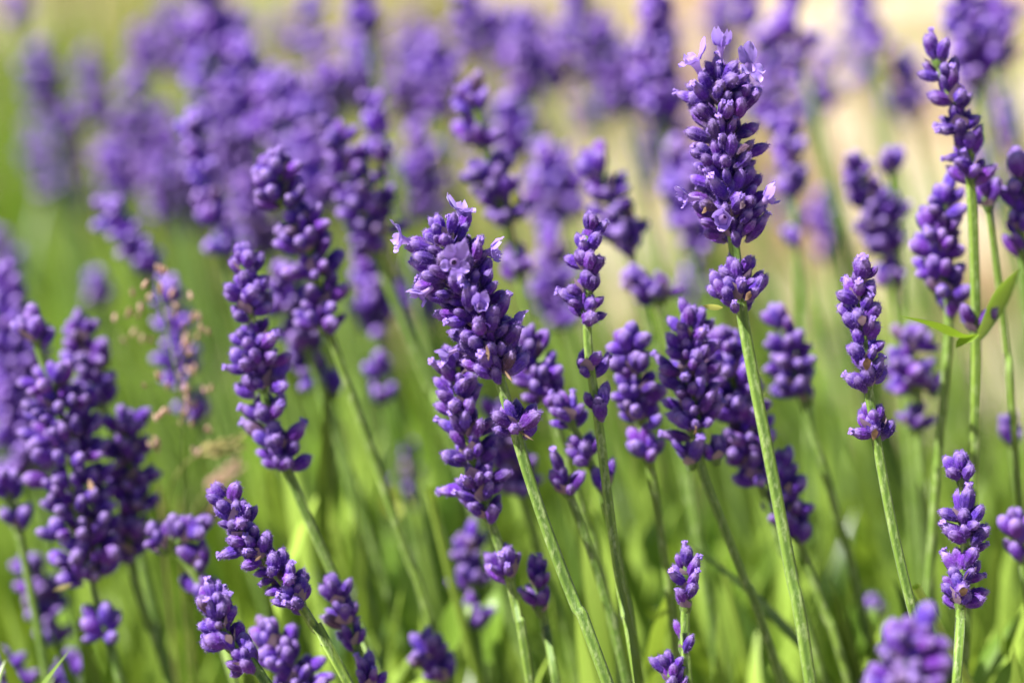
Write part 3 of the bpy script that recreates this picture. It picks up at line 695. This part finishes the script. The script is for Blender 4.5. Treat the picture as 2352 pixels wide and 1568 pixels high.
# ------------------------------------------------------------------ grasses with seed heads
def seed_mesh():
    mb = MB()
    V, F, al = calyx_arrays(7, rib=0, wide=.22, prof=[(0, .1), (.2, .7), (.5, 1), (.8, .6), (1, .08)])
    mb.add(V, F, 0, 0, al); return mb.mesh('seed', [M_SEED])
SEED = seed_mesh()
e = bpy.data.objects.new('grass', None); C.objects.link(e)
z0 = .452
stalk = [at(360, 640, z0), at(385, 760, z0), at(408, 880, z0), at(420, 1000, z0+.005), at(425, 1150, z0+.01), at(440, 1400, z0+.02)]
root = stalk[-1] + Vector((.01, .03, -.0)); root.z = .012
stalk = catmull(stalk + [(stalk[-1] + root)/2 + Vector((-.004, 0, 0)), root], .004)
e.location = root; tag(e, 'airy grass stalk hung with tiny pinkish gold seeds', 'grass', 'seeding grasses among the lavender')
mb = MB(); tube(mb, [p - root for p in stalk], .00018, .0005, 6)
link('stem', mb.mesh('stem', [M_FOL]), e)
mb = MB(); g = random.Random(5); sp = []
for (bx, by, tx, ty) in ((372, 700, 300, 720), (380, 740, 330, 660), (385, 760, 440, 690), (392, 800, 460, 740), (396, 820, 290, 790), (400, 850, 430, 800), (404, 870, 480, 770),
                         (408, 890, 440, 860), (412, 920, 335, 890), (414, 950, 430, 905), (418, 980, 480, 900), (420, 1010, 360, 960), (421, 1040, 425, 960), (423, 1080, 350, 1030), (424, 1100, 470, 990), (366, 660, 372, 632), (384, 740, 262, 740), (400, 850, 450, 780)):
    d0 = g.uniform(-.012, .012)
    A = at(bx, by, z0 + .003); B = at(tx, ty, z0 + d0); M = (A + B)/2 + UP*.0018
    br = catmull([A, M, B], .0012)
    tube(mb, [p - root for p in br], .00008, .00006, 4)
    for q in range(4):
        p = B if q == 0 else br[int(len(br)*g.uniform(.35, .98))] + Vector((g.gauss(0, .0008), g.gauss(0, .0008), g.gauss(0, .0008)))
        sp.append((p - root, Vector((g.gauss(0, .5), g.gauss(0, .5), 1)).normalized(), g.uniform(.0015, .0023)))
link('branch', mb.mesh('branch', [M_FOL]), e)
for (p, d, s_) in sp: link('seed', SEED, e, p, rotq(d, 0), (s_, s_, s_))

def grass_ear(label, z, a, b, foot, mat):
    g = random.Random(hash_(label))
    P = [at(*b, z), at(*a, z)]
    ax = (P[0] - P[1]).normalized(); F = [at(x, y, z + .006*i) for i, (x, y) in enumerate(foot)]
    root = F[-1] + Vector((.01, .01, 0)); root.z = .012
    e = bpy.data.objects.new('grass', None); C.objects.link(e); e.location = root
    tag(e, label, 'grass', 'seeding grasses among the lavender')
    pts = catmull([P[0], P[1]] + F + [root], .004)
    mb = MB(); tube(mb, [p - root for p in pts], .00015, .0005, 6); link('stem', mb.mesh('stem', [M_STRAW]), e)
    me = None
    mbm = MB(); V, FF, al = calyx_arrays(6, rib=0, wide=.18, prof=[(0, .1), (.25, .8), (.5, 1), (.8, .5), (1, .05)]); mbm.add(V, FF, 0, 0, al); me = mbm.mesh('seed', [mat])
    n = 22; s = ax.orthogonal().normalized()
    for k in range(n):
        t = k/(n - 1); r = Quaternion(ax, k*2.4) @ s
        p = P[1].lerp(P[0], t) + r*.0006
        link('seed', me, e, p - root, rotq((ax + r*.55).normalized(), 0), (.0026*(1 - .3*t),)*3)
grass_ear('yellow grass ear lying nearly level below the five cluster spike', .462, (462, 1042), (552, 1016), [(430, 1060), (395, 1110), (380, 1200), (390, 1400)], M_EAR)
grass_ear('reddish grass ear under the yellow grass ear', .490, (478, 1128), (545, 1068), [(455, 1160), (430, 1230), (430, 1400)], M_SEED)
grass_ear('short golden grass ear beside the tip of the tightly budded spike', .455, (455, 1215), (500, 1160), [(440, 1260), (430, 1330), (440, 1500)], M_EAR)

# small yellow bloom low among the stems
e = bpy.data.objects.new('yellow_flower', None); C.objects.link(e)
P = at(910, 1150, .53); root = Vector((P.x + .02, P.y + .02, .012)); e.location = root
tag(e, 'small yellow flower blurred among green stems left of the leaning stem', 'flower')
mb = MB(); tube(mb, [p - root for p in catmull([P, P + Vector((.004, 0, -.05)), root], .01)], .0005, .0008, 6); link('stem', mb.mesh('stem', [M_STEM]), e)
for k in range(6):
    mb = MB(); a = k*1.047
    blade(mb, (0, 0, 0), RIGHT*math.cos(a) + UP*math.sin(a) - FWD*.6, -FWD, .0042, .003, .4, 4, 0, random.random())
    link('petal', mb.mesh('petal', [M_YFLOW]), e, P - root)

# big smooth leaves low in the bed
def bed_leaf(label, z, pts, wd, face):
    LP = catmull([at(x, y, z + d) for x, y, d in pts], .003)
    root = LP[0] + Vector((.005, .01, 0)); root.z = .012
    e = bpy.data.objects.new('leaf_shoot', None); C.objects.link(e); e.location = root
    tag(e, label, 'leaf', 'broad leaves low in the bed')
    mb = MB(); tube(mb, [p - root for p in catmull([LP[0], (LP[0] + root)/2 + Vector((.002, 0, 0)), root], .01)], .0006, .0009, 6); link('stem', mb.mesh('stem', [M_STEM]), e)
    mb = MB(); vv = []; al = []; n = len(LP)
    for i, p in enumerate(LP):
        t = i/(n - 1); tan = (LP[min(n-1, i+1)] - LP[max(0, i-1)]).normalized(); side = tan.cross(face).normalized(); nn = side.cross(tan)
        w_ = wd*.5*(math.sin(math.pi*min(1, .06 + .90*t)))**.8*(1 - t**6)
        vv += [tuple(p - root - side*w_ + nn*w_*.3), tuple(p - root), tuple(p - root + side*w_ + nn*w_*.3)]; al += [t]*3
    mb.add(vv, grid_faces(n, 3, False), 0, random.random(), al); link('leaf', mb.mesh('leaf', [M_LEAF]), e)
bed_leaf('broad bright leaf pointing up under the soft purple spike', .470, [(1030, 1500, 0), (1040, 1440, 0), (1060, 1390, 0), (1085, 1360, .003)], .0048, -FWD + UP*.6)
bed_leaf('broad bright leaf right of the leaf under the soft purple spike', .480, [(1120, 1520, 0), (1125, 1450, 0), (1130, 1400, 0), (1140, 1350, .003)], .0055, -FWD + UP*.5 - RIGHT*.4)
bed_leaf('long bright leaf slanting up in the bottom right corner', .452, [(2230, 1600, 0), (2270, 1530, 0), (2310, 1470, 0), (2352, 1400, 0)], .0045, -FWD + UP*.5 - RIGHT*.5)
bed_leaf('curled leaf at the bottom right corner under the long bright leaf', .438, [(2280, 1620, 0), (2300, 1570, 0), (2330, 1530, 0), (2345, 1540, .003)], .003, -FWD + UP*.6)
bed_leaf('pale oval leaf behind the straight dark stem', .510, [(1530, 1330, 0), (1510, 1280, 0), (1500, 1230, 0), (1515, 1180, .003)], .0055, -FWD + UP*.5 - RIGHT*.4)
bed_leaf('pale broad leaf beside the lower end of the slim pale stem', .500, [(1960, 1500, 0), (1975, 1440, 0), (1990, 1390, 0), (2000, 1340, .003)], .0055, -FWD + UP*.5 - RIGHT*.4)

bed_leaf('long pale blade slanting left of the blurred blue violet tuft', .530, [(1030, 1640, 0), (980, 1480, 0), (930, 1340, 0), (880, 1210, .003)], .0085, -FWD + UP*.5 - RIGHT*.5)
bed_leaf('bright green blade running up beside the stem of the five cluster spike', .560, [(800, 1300, 0), (760, 1140, 0), (730, 1000, 0), (715, 880, .003)], .0060, -FWD + UP*.4 - RIGHT*.6)
bed_leaf('bright green blade between the leaning stem and the leaning blade to its left', .580, [(1010, 1200, 0), (960, 1060, 0), (910, 940, 0), (880, 860, .003)], .0075, -FWD + UP*.4 - RIGHT*.6)
bed_leaf('pale blade crossing behind the tall stem low down', .540, [(1730, 1560, 0), (1690, 1400, 0), (1650, 1260, 0), (1625, 1130, .003)], .0060, -FWD + UP*.4 - RIGHT*.6)
bed_leaf('pale blade at the left edge under the bluish spike', .520, [(230, 1620, 0), (190, 1500, 0), (150, 1400, 0), (110, 1310, .003)], .0060, -FWD + UP*.4 - RIGHT*.6)

# ------------------------------------------------------------------ uncountable green of the bed
def foliage(name, label, clumps, per, region, seed, mat, lean, lmin, lmax, wmin, wmax, spread, nseg=4):
    g = random.Random(seed); mb = MB()
    for c in range(clumps):
        x, y, zb, zt = region(g); r0 = g.random(); cl = lean + g.gauss(0, .10); cy = g.gauss(0, .12)
        for k in range(per):
            d = Vector((cl + g.gauss(0, .17), cy + g.gauss(0, .2), 1)).normalized()
            ln = g.uniform(lmin, lmax); wd = g.uniform(wmin, wmax)
            nrm = Vector((g.gauss(-.3, 1), g.gauss(-.6, 1), g.uniform(0, .6)))
            if nrm.cross(d).length < .05: continue
            h = g.uniform(zb, zt)
            blade(mb, (x + g.gauss(0, spread) + cl*h, y + g.gauss(0, spread) + cy*h, h), d, nrm, ln, wd, g.uniform(-.9, .5), nseg, 0, min(1, max(0, r0 + g.gauss(0, .12))), .2)
    o = link(name, mb.mesh(name, [mat])); tag(o, label, 'foliage', kind='stuff'); return o
def reg(y0, y1, z1, var, xw=.8):
    def f(g):
        y = g.uniform(y0, y1); x = g.uniform(-xw, xw)*(y*.42 + .08) + .05
        return x, y, .01, max(.05, z1 + g.uniform(-var, .5*var) - .25*max(0, x))
    return f
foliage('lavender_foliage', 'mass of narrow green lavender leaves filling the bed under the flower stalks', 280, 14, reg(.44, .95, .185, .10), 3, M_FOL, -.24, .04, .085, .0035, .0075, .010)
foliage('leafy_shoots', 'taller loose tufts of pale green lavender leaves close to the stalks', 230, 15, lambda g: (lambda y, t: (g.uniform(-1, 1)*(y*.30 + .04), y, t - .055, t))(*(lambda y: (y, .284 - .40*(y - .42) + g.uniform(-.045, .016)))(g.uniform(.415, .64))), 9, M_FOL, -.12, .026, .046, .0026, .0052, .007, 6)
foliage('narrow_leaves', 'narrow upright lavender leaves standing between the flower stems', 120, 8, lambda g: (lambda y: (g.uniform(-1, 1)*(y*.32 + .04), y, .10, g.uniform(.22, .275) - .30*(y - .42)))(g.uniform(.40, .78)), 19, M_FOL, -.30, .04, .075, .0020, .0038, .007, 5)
mb = MB(); g = random.Random(41)
for k in range(250):
    y = g.uniform(.41, .80); x = g.uniform(-1, 1)*(y*.36 + .05) + .05; h = g.uniform(.23, .31) - max(0, y - .5)*.18; ln = g.gauss(-.26, .12); yy = g.gauss(0, .08)
    A = Vector((x, y, .01)); B = A + Vector((ln*h*.45, yy*h, h*.55)); D = A + Vector((ln*h + g.gauss(0, .01), yy*h*1.6, h))
    tube(mb, catmull([A, B, D], .02), g.uniform(.0011, .0015), .0008, 6, 0, 0, rnd=g.random())
o = link('young_stems', mb.mesh('young_stems', [M_FOL])); tag(o, 'thicket of bare green lavender stems crossing one another inside the bed', 'foliage', kind='stuff')
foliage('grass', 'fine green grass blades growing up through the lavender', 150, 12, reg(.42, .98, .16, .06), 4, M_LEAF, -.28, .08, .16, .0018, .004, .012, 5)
foliage('tall_grass', 'tall yellow green grass blades standing behind the left end of the bed', 42, 12, lambda g: (g.uniform(-.62, -.12), g.uniform(1.02, 1.6), .0, .02), 16, M_LEAF, -.05, .12, .24, .003, .006, .02, 5)
foliage('low_grass', 'thin yellow green grass scattered behind the right end of the bed', 16, 9, lambda g: (g.uniform(-.05, .55), g.uniform(1.0, 1.9), .0, .02), 26, M_LEAF, -.05, .06, .17, .003, .006, .02, 5)
foliage('dry_grass', 'pale dry grass standing behind the bed on the sandy ground', 70, 14, lambda g: (g.uniform(-.75, .12) - abs(g.gauss(0, .05)), g.uniform(1.12, 2.0), .0, .01), 6, M_STRAW, -.04, .10, .30, .003, .006, .02, 5)
